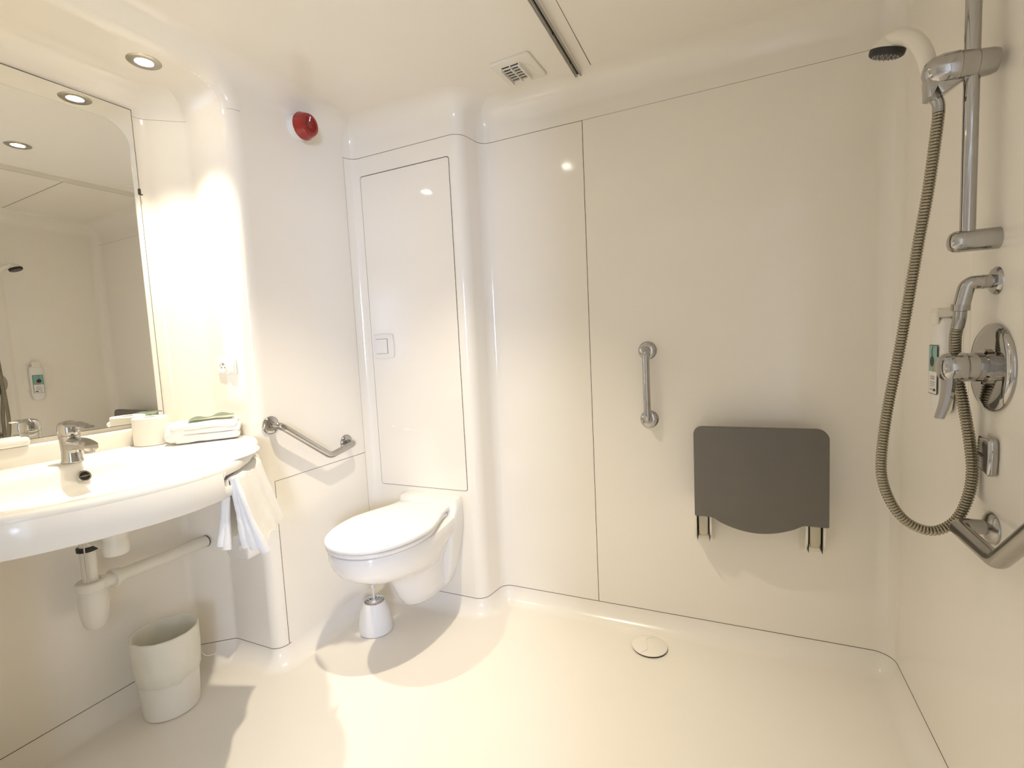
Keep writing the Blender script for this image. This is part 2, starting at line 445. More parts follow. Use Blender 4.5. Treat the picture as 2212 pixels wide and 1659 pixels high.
lv = NB(); lathe(lv, [(.0238, .0755), (.0245, .080), (.0245, .094), (.0225, .104), (.016, .111), (.006, .114), (0, .114)], (TX, TY, ZD), (0, 0, 1), 32)
rr = []
for t in [k / 10 for k in range(11)]:
    c = V((TX - .012 + .118 * t, TY, ZD + .104 + .006 * math.sin(PI * t) - .010 * t + .006 * t * t)); w, h = .019 - .006 * t, .0075 - .0045 * t
    rr.append([c + V((0, x * w, y * h)) for x, y in ((1, 0), (.75, .8), (0, 1), (-.75, .8), (-1, 0), (-.75, -.8), (0, -1), (.75, -.8))])
add_faces(lv, rr, True, True, True); le = finish('lever', lv, 'chrome', tp)
bm = NB(); lathe(bm, [(.0035, 0), (.0035, .001), (0, .001)], (TX + .0235, TY + .006, ZD + .088), (1, .25, 0), 16); finish('temperature_mark', bm, 'grey_ink', le)
tp.scale = (1.1, 1.1, 1.1)

# ------------------------------------------------------------------ drain trap below the basin
tr = thing('bottle_trap', 'white plastic bottle trap with waste pipe beneath the washbasin', 'drain trap', (-1.85, .775, .36))
TC = V((-1.85, .775, 0))
bm = NB(); lathe(bm, [(.024, .372), (.031, .385), (.037, .42), (.0385, .455), (.0375, .488), (.034, .496)], (TC.x, TC.y, 0), (0, 0, 1), 32); finish('bottle', bm, 'pipe', tr)
bm = NB(); lathe(bm, [(.0335, .494), (.039, .496), (.040, .500), (.040, .519), (.037, .523), (.0225, .523)], (TC.x, TC.y, 0), (0, 0, 1), 24); finish('lock_nut', bm, 'pipe', tr, ang=20)
bm = NB(); tube(bm, fil([(TC.x, TC.y, .515), (TC.x, TC.y, .672), (-1.64, .752, .672)], .03, 8), .0205, 20); finish('riser_pipe', bm, 'pipe', tr)
bm = NB(); lathe(bm, [(.021, .618), (.027, .620), (.027, .632), (.021, .634)], (TC.x, TC.y, 0), (0, 0, 1), 24); finish('collar', bm, 'black', tr)
bm = NB(); lathe(bm, [(.020, .650), (.029, .652), (.032, .664), (.031, .682), (.0275, .700), (.021, .702)], (-1.63, .75, 0), (0, 0, 1), 28); finish('elbow', bm, 'pipe', tr)
bm = NB(); lathe(bm, [(.024, .698), (.0305, .700), (.0305, .716), (.024, .718)], (-1.63, .75, 0), (0, 0, 1), 28); el = finish('elbow_nut', bm, 'pipe', tr)
bm = NB(); lathe(bm, [(.026, .718), (.0275, .719), (.0275, .724), (.026, .725)], (-1.63, .75, 0), (0, 0, 1), 28); finish('gasket', bm, 'black', tr)
bm = NB(); lathe(bm, [(.024, .722), (.024, .791)], (-1.63, .75, 0), (0, 0, 1), 28); finish('tailpiece', bm, 'chrome', tr)
wp0, wp1 = V((-1.842, .815, .505)), V((-1.893, 1.166, .487))
bm = NB(); tube(bm, [wp0 - V((0, .02, 0)), wp1], .0215, 24); finish('waste_pipe', bm, 'pipe', tr)
dd = (wp1 - wp0).normalized()
bm = NB(); lathe(bm, [(.021, 0), (.030, .001), (.030, .010), (.026, .012), (.026, .026), (.022, .028)], wp0 + dd * .012, dd, 20); finish('pipe_nut', bm, 'pipe', tr, ang=20)
bm = NB(); lathe(bm, [(.0217, -.001), (.0226, -.001), (.0226, .001), (.0217, .001)], wp1, dd, 32); finish('wall_gap', bm, 'dark', tr)
bm = NB(); tube(bm, [(-1.812, .752, .80), (-1.814, .752, .530)], .0022, 8); finish('pull_rod', bm, 'steel', tr)

# ------------------------------------------------------------------ items on the basin
def noisy(bm, amp, sc, seed=0):
    for v in bm.verts:
        v.co += V((noise.noise(v.co * sc + V((seed, 0, 0))), noise.noise(v.co * sc + V((0, seed + 5, 0))), noise.noise(v.co * sc + V((0, 0, seed + 9))))) * amp
rl = thing('toilet_roll', 'spare white toilet roll standing on the washbasin deck beside the folded towel', 'toilet roll', (-1.866, 1.003, ZD))
bm = NB(); lathe(bm, [(.020, .0005), (.050, .0005), (.0525, .003), (.053, .05), (.0525, .094), (.050, .097), (.0215, .097), (.020, .094), (.020, .0005)], (-1.866, 1.003, ZD), (0, 0, 1), 40); finish('paper', bm, 'paper', rl)
bm = NB(); lathe(bm, [(.0198, .001), (.0198, .0968), (.0185, .0968), (.0185, .001)], (-1.866, 1.003, ZD), (0, 0, 1), 32); finish('core', bm, 'ivory', rl)
# folded towel: three thick folds wrapped by an outer layer
TA = frame_m((-1.722, 1.106, ZD + .001), (.46, .60, 0), (0, 0, 1)) @ Matrix.Scale(1.03, 4)
def pad(bm, x0, x1, y0, y1, z0, z1, seed, nx=26, ny=18):
    b2 = NB(); box(b2, (x0, y0, z0), (x1, y1, z1), min((z1 - z0) * .49, .03), 5)
    bmesh.ops.subdivide_edges(b2, edges=[e for e in b2.edges if e.calc_length() > .03], cuts=5, use_grid_fill=True)
    noisy(b2, .004, 22, seed); noisy(b2, .0015, 70, seed + 3)
    merge(bm, b2, TA)
ft = thing('folded_towel', 'thick folded white towel lying on the washbasin beside the toilet roll', 'towel', (-1.752, 1.095, ZD))
for i, (x0, x1, y0, y1, z0, z1) in enumerate(((-.095, .100, -.058, .062, .003, .030), (-.085, .104, -.055, .06, .028, .048), (-.100, .096, -.06, .06, .046, .068))):
    bm = NB(); pad(bm, x0, x1, y0, y1, z0, z1, i * 7 + 1); finish('fold', bm, 'towel', ft, ang=80)
bm = NB(); b2 = NB(); box(b2, (-.118, -.058, .004), (-.05, .060, .066), .028, 6); bmesh.ops.subdivide_edges(b2, edges=[e for e in b2.edges if e.calc_length() > .02], cuts=3, use_grid_fill=True); noisy(b2, .004, 25, 3); merge(bm, b2, TA)
finish('wrapped_end', bm, 'towel', ft, ang=80)
bm = NB(); b2 = NB()
g = []
for i in range(15):
    row = []
    for j in range(9):
        x = -.05 + .135 * i / 14; y = -.035 + .085 * j / 8
        row.append(V((x, y, .073 + .005 * math.sin(i * .8) * (j / 8) + .008 * (i / 14) ** 2 + .006 * (1 - abs(i - 8) / 8))))
    g.append(row)
add_faces(b2, g, False); bmesh.ops.solidify(b2, geom=list(b2.faces), thickness=.0015); merge(bm, b2, TA)
lf = finish('leaflet', bm, 'leaf', loc=(-1.752, 1.095, ZD + .07), ang=60); tag(lf, 'crumpled green printed wrapper lying on top of the folded towel', 'wrapper')
# soap bar on the ledge at the far left
bm = NB(); box(bm, (-1.932, .625, .9685), (-1.908, .70, .995), .011, 5); noisy(bm, .001, 60)
tag(finish('soap_bar', bm, 'ceramic', loc=(-1.917, .66, .968)), 'small white soap bar on the ledge under the mirror, left of the tap', 'soap')

# hand towel through the slot of the basin
ht = thing('hand_towel', 'white hand towel hung folded over the slot in the basin front', 'towel', (-1.346, .956, .64))
bt = V((-.63, .776, 0)).normalized(); bn = V((.776, .63, 0)).normalized(); bc = V((-1.346, .956, 0))
def drape(bm, s0, s1, layers, seed, rad, zo, zi, thick, flare=0., lean=0.):
    """a sheet over the bar: outer drop to zo, inner drop to zi"""
    prof = []
    zt = .851
    for k in range(22): prof.append((rad + lean * (1 - k / 21) * 1.0, zo + (zt - zo) * k / 21))
    for k in range(1, 10): a = PI * k / 10; prof.append((rad * math.cos(a), zt + rad * math.sin(a)))
    for k in range(20): prof.append((-rad - .01 * k / 19, zt - (zt - zi) * k / 19))
    g = []
    for i, (d, z) in enumerate(prof):
        row = []
        for j in range(17):
            s = s0 + (s1 - s0) * j / 16
            q = V((s * 20 + seed, z * 9, d * 5)); w = noise.noise(q) * .007 + math.sin(s * 55 + seed + z * 6) * .0035 * min(1, (zt - z) * 6 if z < zt else 0)
            p = bc + bt * (s * (1 + flare * max(0, zt - z))) + bn * (d + w) + V((0, 0, z + (.008 * math.sin(s * 30 + seed) if i in (0, len(prof) - 1) else 0)))
            row.append(p)
        g.append(row)
    b2 = NB(); add_faces(b2, g, False); bmesh.ops.recalc_face_normals(b2, faces=b2.faces)
    bmesh.ops.solidify(b2, geom=list(b2.faces), thickness=thick); merge(bm, b2)
bm = NB(); drape(bm, -.120, .150, 1, 2., .0185, .655, .70, .006, .05, .050); finish('outer_layer', bm, 'towel', ht, ang=80)
bm = NB(); drape(bm, -.114, .130, 1, 5., .0125, .664, .685, .005, .04, .034); finish('inner_layer', bm, 'towel', ht, ang=80)
for d0, d1, zb, nm in ((.022, .074, .648, 'side_fold'), (.016, .050, .662, 'side_fold'), (.010, .028, .672, 'side_fold'), (-.016, -.034, .682, 'side_fold'), (-.012, -.020, .672, 'side_fold')):
    bm = NB(); pts = []
    for k in range(15):
        t = k / 14; z = .866 - (.866 - zb) * t
        pts.append(bc + bt * (-.120 + .005 * math.sin(t * 5 + d0 * 90)) + bn * (d0 * .6 + (d1 - d0 * .6) * t) + V((0, 0, z)))
    tube(bm, pts, [.0065 + .0055 * k / 14 + .0015 * math.sin(k * .6) for k in range(15)], 12); noisy(bm, .002, 60); finish(nm, bm, 'towel', ht, ang=80)

# toilet paper holder under the towel
dp = thing('paper_holder', 'white toilet paper holder on the niche corner beneath the hanging towel', 'toilet paper holder', (-1.70, 1.216, .45))
bm = NB(); prism(bm, rrect(.125, .095, .02), .055, frame_m((-1.705, 1.2165, .492), (1, 0, 0), (0, -1, 0)), .008); finish('cover', bm, 'plastic', dp)
bm = NB(); lathe(bm, [(.012, 0), (.014, .002), (.014, .006), (.010, .007), (.009, .004), (0, .004)], (-1.668, 1.161, .494), (.2, -1, 0), 24); finish('spindle_end', bm, 'ivory', dp)

# wall sockets on the side of the niche
sk = thing('wall_socket', 'white double wall socket on the niche side next to the mirror', 'socket', (-1.73, 1.2165, 1.165))
bm = NB(); prism(bm, rrect(.105, .058, .006), .006, frame_m((-1.735, 1.2165, 1.165), (1, 0, 0), (0, -1, 0)), .002); finish('plate', bm, 'plastic', sk)
bm = NB(); lathe(bm, [(.0215, .0055), (.0215, .0085), (.019, .0088), (.018, .0062), (0, .0062)], (-1.752, 1.2165, 1.165), (0, -1, 0), 32); fc = finish('socket_face', bm, 'plastic', sk)
for dx, dz, r in ((0, .011, .003), (.009, -.002, .0025), (-.009, -.002, .0025)):
    bm = NB(); lathe(bm, [(r, .0061), (r, .0067), (0, .0067)], (-1.752 + dx, 1.2165, 1.165 + dz), (0, -1, 0), 12); finish('pin_hole', bm, 'dark' , fc)
bm = NB(); prism(bm, rrect(.034, .044, .003), .004, frame_m((-1.705, 1.2105, 1.165), (1, 0, 0), (0, -1, 0)), .0015); finish('cover_flap', bm, 'plastic', sk)

# ------------------------------------------------------------------ spotlights
def spot(label, x, y, z, pw, ang):
    t = thing('ceiling_spotlight', label, 'spotlight', (x, y, z), 'recessed spotlights')
    bm = NB(); lathe(bm, [(.024, .001), (.0255, -.003), (.044, -.0035), (.0475, -.001), (.048, .001)], (x, y, z), (0, 0, 1), 48); finish('ring', bm, 'steel', t)
    bm = NB(); lathe(bm, [(0, -.0012), (.0225, -.0012), (.0255, .0005)], (x, y, z), (0, 0, 1), 32); finish('bulb', bm, 'lamp', t)
    L = bpy.data.lights.new('spot', 'SPOT'); L.energy = pw; L.color = (1, .89, .71); L.spot_size = math.radians(ang); L.spot_blend = 1.; L.shadow_soft_size = .02
    o = bpy.data.objects.new('spotlight_beam', L); COL.objects.link(o); o.parent = t; o.location = (0, 0, -.012)
    return t
spot('chrome-ringed recessed spotlight in the niche soffit above the folded towel', -1.715, 1.02, ZS, PA, 74)
spot('recessed spotlight in the main ceiling, seen only in the mirror', -.88, 1.13, ZC, PC, 90)

# ------------------------------------------------------------------ fire beacon
bc_ = thing('alarm_beacon', 'round red alarm beacon on a white base high on the wall', 'alarm beacon', (XL, 1.51, 2.1))
ax = V((1, 0, -.06)).normalized(); o0 = V((XL - .004, 1.515, 2.112))
bm = NB(); lathe(bm, [(.052, 0), (.052, .004), (.049, .012), (.048, .036), (.049, .038)], o0, ax, 40); finish('base', bm, 'plastic', bc_)
bm = NB(); lathe(bm, [(.0515, .037), (.0525, .040), (.0525, .044), (.0490, .049), (.0465, .066), (.041, .077), (.032, .080), (.028, .079), (.027, .075), (0, .073)], o0, ax, 48); ln = finish('lens', bm, 'red', bc_)
for k in range(28):
    a = 2 * PI * k / 28; mm = axis_mat(o0, ax)
    bm = NB(); tube(bm, [mm @ V((math.cos(a) * .013, math.sin(a) * .013, .0745)), mm @ V((math.cos(a) * .030, math.sin(a) * .030, .0797))], .0012, 6); finish('lens_rib', bm, 'red', ln)

# ------------------------------------------------------------------ access panel and light switch
ap = thing('access_panel', 'tall flush cream access panel on the box wall above the toilet', 'panel', (-1.314, YBOX, .563))
pm = frame_m((-1.312, YBOX - .0003, 1.277), (1, 0, 0), (0, -1, 0))
bm = NB(); prism(bm, rrect(.474, 1.432, .012), .0015, pm); finish('joint', bm, 'seam', ap)
bm = NB(); prism(bm, rrect(.4705, 1.4275, .011), .0022, pm @ Matrix.Translation((0, -.0008, 0)), .0006, 2); finish('door_leaf', bm, 'panel', ap, wn=True)
sw = thing('light_switch', 'white square light switch on the access panel', 'light switch', (-1.475, 1.81, 1.216))
def pillow(w, h, b, n=8):
    pts = []
    for (x0, y0, x1, y1, nx, ny) in ((w, -h, w, h, 1, 0), (w, h, -w, h, 0, 1), (-w, h, -w, -h, -1, 0), (-w, -h, w, -h, 0, -1)):
        for k in range(n):
            t = k / n; q = 4 * t * (1 - t); pts.append((x0 + (x1 - x0) * t + nx * b * q, y0 + (y1 - y0) * t + ny * b * q))
    return pts
sm = frame_m((-1.475, YBOX - .0025, 1.217), (1, 0, 0), (0, -1, 0))
bm = NB(); prism(bm, pillow(.052, .053, .005), .009, sm, .003); finish('plate', bm, 'plastic', sw)
bm = NB(); prism(bm, rrect(.067, .069, .002), .0095, sm @ Matrix.Translation((-.008, 0, 0))); finish('rocker_gap', bm, 'gap', sw)
bm = NB(); prism(bm, rrect(.064, .066, .002), .0125, sm @ Matrix.Translation((-.009, 0, 0)), .0015); finish('rocker', bm, 'plastic', sw)

# ------------------------------------------------------------------ ceiling vent, curtain track
vt = thing('ceiling_vent', 'square cream ceiling vent with a swivelling slatted outlet', 'vent', (-.722, 1.76, ZC))
va = math.radians(-3)
vm = Matrix.Translation((-.722, 1.762, ZC + .0005)) @ Matrix.Rotation(va, 4, 'Z') @ Matrix.Rotation(PI, 4, 'X')
bm = NB(); prism(bm, rrect(.160, .172, .010), .010, vm, .003); finish('plate', bm, 'ivory', vt)
bm = NB(); lathe(bm, [(.058, 0), (.058, .0005), (0, .0005)], (-.722, 1.765, ZC - .0098), (0, 0, -1), 40); rb = finish('swivel_disc', bm, 'ivory', vt)
bm = NB(); prism(bm, rrect(.070, .105, .006), .0012, vm @ Matrix.Translation((-.010, 0, .0100))); finish('throat', bm, 'dark', vt)
for k in range(6):
    y = -.045 + .018 * k
    bm = NB(); b2 = NB(); box(b2, (-.035, -.0014, -.0025), (.035, .0014, .0045), .0006, 1); merge(bm, b2, vm @ Matrix.Translation((-.010, y, .012)) @ Matrix.Rotation(math.radians(12), 4, 'X')); finish('slat', bm, 'ivory', vt)
for x, w_ in ((-.047, .003), (.027, .003), (-.010, .002)):
    bm = NB(); b2 = NB(); box(b2, (x - w_, -.056, 0), (x + w_, .056, .016 if w_ > .0025 else .011), .001, 1); merge(bm, b2, vm @ Matrix.Translation((0, 0, .009))); finish('rim', bm, 'ivory', vt)
tk = thing('curtain_track', 'slim metal curtain track running across the ceiling', 'curtain track', (-.528, .6, ZC))
bm = NB()
pr = [(-.0135, 0), (-.0135, -.0235), (-.0115, -.0235), (-.0115, -.016), (-.004, -.016), (-.004, -.013), (-.0085, -.013), (-.0085, -.003), (.0085, -.003), (.0085, -.013), (.004, -.013), (.004, -.016), (.0115, -.016), (.0115, 0)]
add_faces(bm, [[V((-.528 + x, y, ZC + z)) for x, z in pr] for y in (-.8, 1.893)], True, True, True); finish('rail', bm, 'ivory', tk)
bm = NB(); box(bm, (-.536, -.8, ZC - .0125), (-.520, 1.886, ZC - .0035)); finish('groove', bm, 'dark', tk)
for x0, x1 in ((-.5394, -.5322), (-.5238, -.5166)):
    bm = NB(); box(bm, (x0, -.8, ZC - .0185), (x1, 1.892, ZC - .0161)); finish('runner', bm, 'chrome_dull', tk)
for y in (1.40, 1.60, 1.79, 1.2):
    bm = NB(); box(bm, (-.533, y, ZC - .0175), (-.525, y + .010, ZC - .012), .001); finish('glider', bm, 'black', tk)

# ------------------------------------------------------------------ toilet
TX0 = -1.268
wc = thing('toilet', 'white wall-hung toilet with its lid closed', 'toilet', (TX0, YBOX, .12))
def egg(yf, yb, hw, wb, n=48, p=2.2, ym=None):
    """outline from the front tip yf back to yb; hw widest half-width, wb half-width at the back"""
    ym = ym if ym is not None else yf + (yb - yf) * .52
    out = []
    for k in range(n + 1):
        a = -PI / 2 + PI * k / n            # front half, from right side round the tip to the left
        x = math.sin(a); y = math.cos(a)
        out.append((TX0 - math.copysign(abs(x) ** (2 / p), x) * hw, ym - (ym - yf) * abs(y) ** (2 / p)))
    m = 10
    def back(t): return hw + (wb - hw) * t * t * (3 - 2 * t)
    L = [(TX0 - back(t), ym + (yb - ym) * t) for t in [k / m for k in range(1, m + 1)]]
    Rr = [(TX0 + back(t), ym + (yb - ym) * t) for t in [k / m for k in range(m, 0, -1)]]
    return out + L + Rr
sec = [(.110, 1.62, .040, .040, 2.0), (.114, 1.600, .058, .060, 2.0), (.128, 1.580, .074, .076, 2.0), (.17, 1.555, .086, .086, 2.0), (.23, 1.525, .094, .090, 2.0), (.275, 1.49, .104, .094, 2.0), (.305, 1.44, .122, .098, 2.0), (.325, 1.375, .146, .102, 2.1),
       (.345, 1.320, .163, .108, 2.2), (.375, 1.275, .178, .122, 2.2), (.405, 1.254, .187, .152, 2.2), (.435, 1.243, .191, .160, 2.2), (.455, 1.242, .191, .160, 2.2), (.466, 1.246, .187, .157, 2.2), (.470, 1.256, .177, .150, 2.2)]
bm = NB(); rings = [[V((x, y, z)) for x, y in egg(yf, YBOX - .001, hw, wb_, 48, p)] for z, yf, hw, wb_, p in sec]
add_faces(bm, rings, True, True, True)
# rear flange against the wall
fl = []
for z, hw in ((.125, .060), (.16, .088), (.22, .112), (.30, .132), (.38, .148), (.44, .155), (.50, .155), (.528, .152), (.535, .145)):
    fl.append((z, hw))
def fsec(z, hw, d): return [V((TX0 + .012 + x, y, z)) for x, y in rrect(hw * 2, d, min(.016, d * .45), 4, 0, YBOX - d / 2 + .001)]
b2 = NB(); add_faces(b2, [fsec(z, hw, .052 + .05 * max(0, min(1, (z - .1) / .25)) if z < .45 else .062) for z, hw in fl], True, True, True); merge(bm, b2)
finish('bowl', bm, 'ceramic', wc, ang=45)
def plate(bm, outl, z0, z1, r):
    n = len(outl); cx, cy = TX0, 1.5
    def ins(d):
        o = []
        for i in range(n):
            a, b, c = V(outl[i - 1]), V(outl[i]), V(outl[(i + 1) % n]); e = (c - a); e = e.normalized() if e.length > 1e-9 else V((1, 0)); nn = V((-e.y, e.x))
            if (V((cx, cy)) - b).dot(nn) < 0: nn = -nn
            o.append(b + nn * d)
        return o
    rings = []
    for d, z in ((r * .5, z0), (r * .15, z0 + r * .2), (0, z0 + r * .5), (0, z1 - r), (r * .13, z1 - r * .5), (r * .5, z1 - r * .13), (r, z1)): rings.append([V((p.x, p.y, z)) for p in ins(d)])
    rings.append([V((TX0 + (p.x - TX0) * .8, cy + (p.y - cy) * .8, z1 + .0015)) for p in ins(r)])
    add_faces(bm, rings, True, True, True)
bm = NB(); plate(bm, egg(1.240, 1.725, .194, .134, 48, 2.15), .4735, .4885, .006); finish('seat_ring', bm, 'plastic', wc, ang=50)
bm = NB(); plate(bm, egg(1.234, 1.748, .197, .134, 48, 2.15), .4915, .510, .008); finish('lid', bm, 'plastic', wc, ang=50)
for s in (-1, 1):
    bm = NB(); tube(bm, [(TX0 + s * .06, 1.735, .488), (TX0 + s * .11, 1.735, .488)], .009, 16); finish('hinge', bm, 'plastic', wc)
for s in (1,):
    bm = NB(); lathe(bm, [(.006, 0), (.006, .003), (0, .004)], (TX0 + .150, 1.60, .37), (1, 0, -.2), 12); finish('fixing_cap', bm, 'ivory', wc)

# toilet brush and its holder
bx, by = -1.418, 1.555
bm = NB(); lathe(bm, [(.064, 0), (.071, .003), (.072, .012), (.069, .045), (.060, .090), (.049, .122), (.0445, .130), (.042, .130), (.042, .124), (.046, .118), (.056, .085), (.060, .02), (0, .01)], (bx, by, .0005), (0, 0, 1), 40)
tag(finish('brush_holder', bm, 'matte', loc=(bx, by, 0)), 'white conical toilet brush holder standing on the floor beside the toilet', 'brush holder')
tb = thing('toilet_brush', 'white toilet brush standing in its holder, handle reaching up behind the bowl', 'toilet brush', (bx, by, .02))
bm = NB(); tube(bm, [(bx, by, .10), (bx - .002, by, .185), (bx - .003, by, .1855), (bx - .004, by, .31)], [.0052, .0052, .0075, .0078], 14); finish('handle', bm, 'clear', tb)
bm = NB()
for k in range(16):
    a = 2 * PI * k / 16
    for z in (.122, .108):
        tube(bm, [(bx, by, z), (bx + math.cos(a + z * 9) * .039, by + math.sin(a + z * 9) * .039, z + .003)], .0016, 5)
lathe(bm, [(.010, .09), (.013, .112), (.011, .122), (.006, .130), (0, .131)], (bx, by, 0), (0, 0, 1), 16)
br = finish('bristles', bm, 'plastic', tb); br['kind'] = 'stuff'

# ------------------------------------------------------------------ waste bin
wx, wy = -1.792, .935
wbn = thing('waste_bin', 'round cream waste bin lined with a white bag, on the floor under the washbasin', 'bin', (wx, wy, 0))
bm = NB(); lathe(bm, [(.078, 0), (.082, .003), (.0855, .06), (.094, .27), (.0945, .274), (.0925, .274), (.084, .06), (.076, .008), (0, .006)], (wx, wy, .001), (0, 0, 1), 48); finish('bucket', bm, 'bin', wbn)
bm = NB(); rings = []
for z, r in ((.125, .0905), (.127, .0928), (.17, .0957), (.21, .0972), (.25, .0982), (.272, .0985), (.2785, .0975), (.2795, .0945), (.274, .0905), (.24, .088), (.20, .083), (.15, .076), (.10, .066), (.07, .050), (.06, .02)):
    rg = []
    for k in range(72):
        a = 2 * PI * k / 72; n_ = noise.noise(V((math.cos(a) * 3, math.sin(a) * 3, z * 14)))
        inner = z < .27 and r < .0906 and len(rings) > 7
        rr_ = r + n_ * (.006 if inner else .0026) + (.004 * math.sin(a * 7 + z * 30) if inner else .0009 * math.sin(a * 13 + z * 40))
        zz = z + (.022 * noise.noise(V((math.cos(a) * 2, math.sin(a) * 2, 5))) + .004 * math.sin(a * 9) if len(rings) < 2 else 0)
        rg.append(V((wx + rr_ * math.cos(a), wy + rr_ * math.sin(a), zz + .001)))
    rings.append(rg)
add_faces(bm, rings, True, False, True); ln = finish('liner_bag', bm, 'liner', wbn, ang=80)
bm = NB(); tube(bm, smooth_path([(wx + .055, wy + .078, .165), (wx + .062, wy + .088, .145), (wx + .068, wy + .108, .135), (wx + .073, wy + .125, .134)], 6), .0009, 6); finish('drawstring', bm, 'plastic', ln)

# ------------------------------------------------------------------ grab rails
def grab(label, pts, nrm, r=.0135, fr=.034, so=.05, finish_m='chrome', bend=.03):
    nrm = V(nrm); P = [V(p) for p in pts]
    t = thing('grab_rail', label, 'grab rail', P[0], 'chrome grab rails')
    full = [P[0]] + [p + nrm * so for p in P] + [P[-1]]
    rads = [.024] + [.05] * (len(P) - 2) + [.024]
    if len(P) == 2: rads = [.028, .028]
    bm = NB(); tube(bm, fil(full, rads, 10), r, 24); finish('bar', bm, finish_m, t)
    for p in (P[0], P[-1]):
        bm = NB(); lathe(bm, [(fr, 0), (fr, .002), (fr * .96, .006), (fr * .8, .010), (fr * .55, .0125), (r * 1.05, .0135)], p, nrm, 40); finish('flange', bm, finish_m, t)
    return t
grab('chrome angled grab rail on the wall between washbasin and toilet', [(XL, 1.270, .937), (XL, 1.503, .768), (XL, 1.650, .793)], (1, 0, 0), .0135, .035, .052)
grab('short upright chrome grab rail on the shower wall', [(-.312, YB, 1.147), (-.311, YB, .873)], (0, -1, 0), .0135, .036, .05)
XP = XR - .007                                            # face of the raised shower panel
grab('dull chrome angled grab rail low on the shower panel, below the hose loop', [(XR, 1.298, .770), (XR, 1.112, .770), (XR, .90, .960)], (-1, 0, 0), .0155, .034, .062, 'chrome_dull')

# ------------------------------------------------------------------ folding shower seat
st = thing('folding_seat', 'grey fold-up shower seat folded flat against the wall', 'shower seat', (.075, YB, .41))
sx0, sx1, sz0, sz1 = -.140, .284, .530, .865
cx, wd = (sx0 + sx1) / 2, sx1 - sx0
ol = []
for k in range(9): a = PI / 2 * k / 8; ol.append((sx1 - .035 + .035 * math.cos(a), sz1 - .035 + .035 * math.sin(a)))
for k in range(9): a = PI / 2 + PI / 2 * k / 8; ol.append((sx0 + .028 + .028 * math.cos(a), sz1 - .028 + .028 * math.sin(a)))
for k in range(5): a = PI + PI / 2 * k / 4; ol.append((sx0 + .005 + .005 * math.cos(a), sz0 + .005 + .005 * math.sin(a)))
ol.append((sx0 + .058, sz0))
for k in range(15):
    t = k / 14; x = sx0 + .066 + (wd - .066 - .080) * t; ol.append((x, sz0 - .003 - .041 * math.sin(PI * t) ** .8))
ol.append((sx1 - .070, sz0))
for k in range(5): a = -PI / 2 + PI / 2 * k / 4; ol.append((sx1 - .005 + .005 * math.cos(a), sz0 + .005 + .005 * math.sin(a)))
bm = NB(); prism(bm, ol, .024, Matrix(((1, 0, 0, 0), (0, 0, 1, 1.868), (0, 1, 0, 0), (0, 0, 0, 1))), .003); finish('seat_panel', bm, 'seat', st)
bm = NB(); box(bm, (-.10, 1.892, .56), (.245, 1.925, .60), .003); finish('rear_bar', bm, 'ivory', st)
for bx0 in (-.112, .247):
    hb = NB(); box(hb, (bx0 - .036, 1.958, .408), (bx0 + .036, 1.9725, .575), .004)
    hg = finish('hinge_bracket', hb, 'ivory', st)
    for s in (-1, 1):
        cb = NB(); o2 = [(1.958, .425)] + [(1.958 - .075 * math.sin(a), .49 - .075 * math.cos(a) * 1.0) for a in [PI / 2 * k / 8 for k in range(1, 9)]] + [(1.883, .56), (1.893, .568), (1.958, .568)]
        prism(cb, o2, .008, Matrix(((0, 0, 1, bx0 + s * .026 - .004), (1, 0, 0, 0), (0, 1, 0, 0), (0, 0, 0, 1))), .002); finish('cheek', cb, 'ivory', hg)
        cb = NB(); box(cb, (bx0 + s * .0205 - .0006, 1.89, .43), (bx0 + s * .0205 + .0006, 1.955, .55)); finish('cheek_gap', cb, 'dark', hg)
    cb = NB(); o3 = [(bx0 - .018, .54), (bx0 - .0175, .465)] + [(bx0 - .017 * math.cos(a), .460 - .012 * math.sin(a)) for a in [PI * k / 8 for k in range(9)]] + [(bx0 + .0175, .465), (bx0 + .018, .54)]
    prism(cb, o3, .02, Matrix(((1, 0, 0, 0), (0, 0, 1, 1.893), (0, 1, 0, 0), (0, 0, 0, 1))), .004); finish('tongue', cb, 'tongue', hg)
    cb = NB(); box(cb, (bx0 - .019, 1.915, .436), (bx0 + .019, 1.957, .452), .004); finish('stop', cb, 'ivory', hg)

# ------------------------------------------------------------------ shower fittings on the right wall
sp_ = NB(); pm_ = frame_m((XR, 1.262, 1.40), (0, -1, 0), (-1, 0, 0)); rings = []
for k in range(13):
    t = k / 12; d = .032 * t; q = t * t * (3 - 2 * t); rings.append([pm_ @ V((x, y, -.001 + .008 * q)) for x, y in rrect(.36 - 2 * d, 1.22 - 2 * d, .10 - d, 10)])
add_faces(sp_, rings, True, False, True)
struct(finish('trim_12', sp_, 'shell', loc=(XR, 1.262, .87), wn=True))
YS = 1.297
rail = thing('riser_rail', 'chrome shower riser rail on the raised shower panel', 'shower rail', (XP, YS, 1.36))
bm = NB(); tube(bm, [(.430, YS, 1.352), (.430, YS, 2.02)], .0125, 24); finish('pole', bm, 'chrome', rail)
for z in (1.362, 2.00):
    bm = NB(); lathe(bm, [(.0215, 0), (.0215, .060), (.0205, .070), (.016, .076), (.008, .079), (0, .079)], (XP, YS, z), (-1, 0, 0), 32); finish('end_bracket', bm, 'chrome', rail)
hd = thing('shower_holder', 'chrome sliding clamp holding the hand shower on the riser rail', 'shower holder', (.43, YS, 1.70))
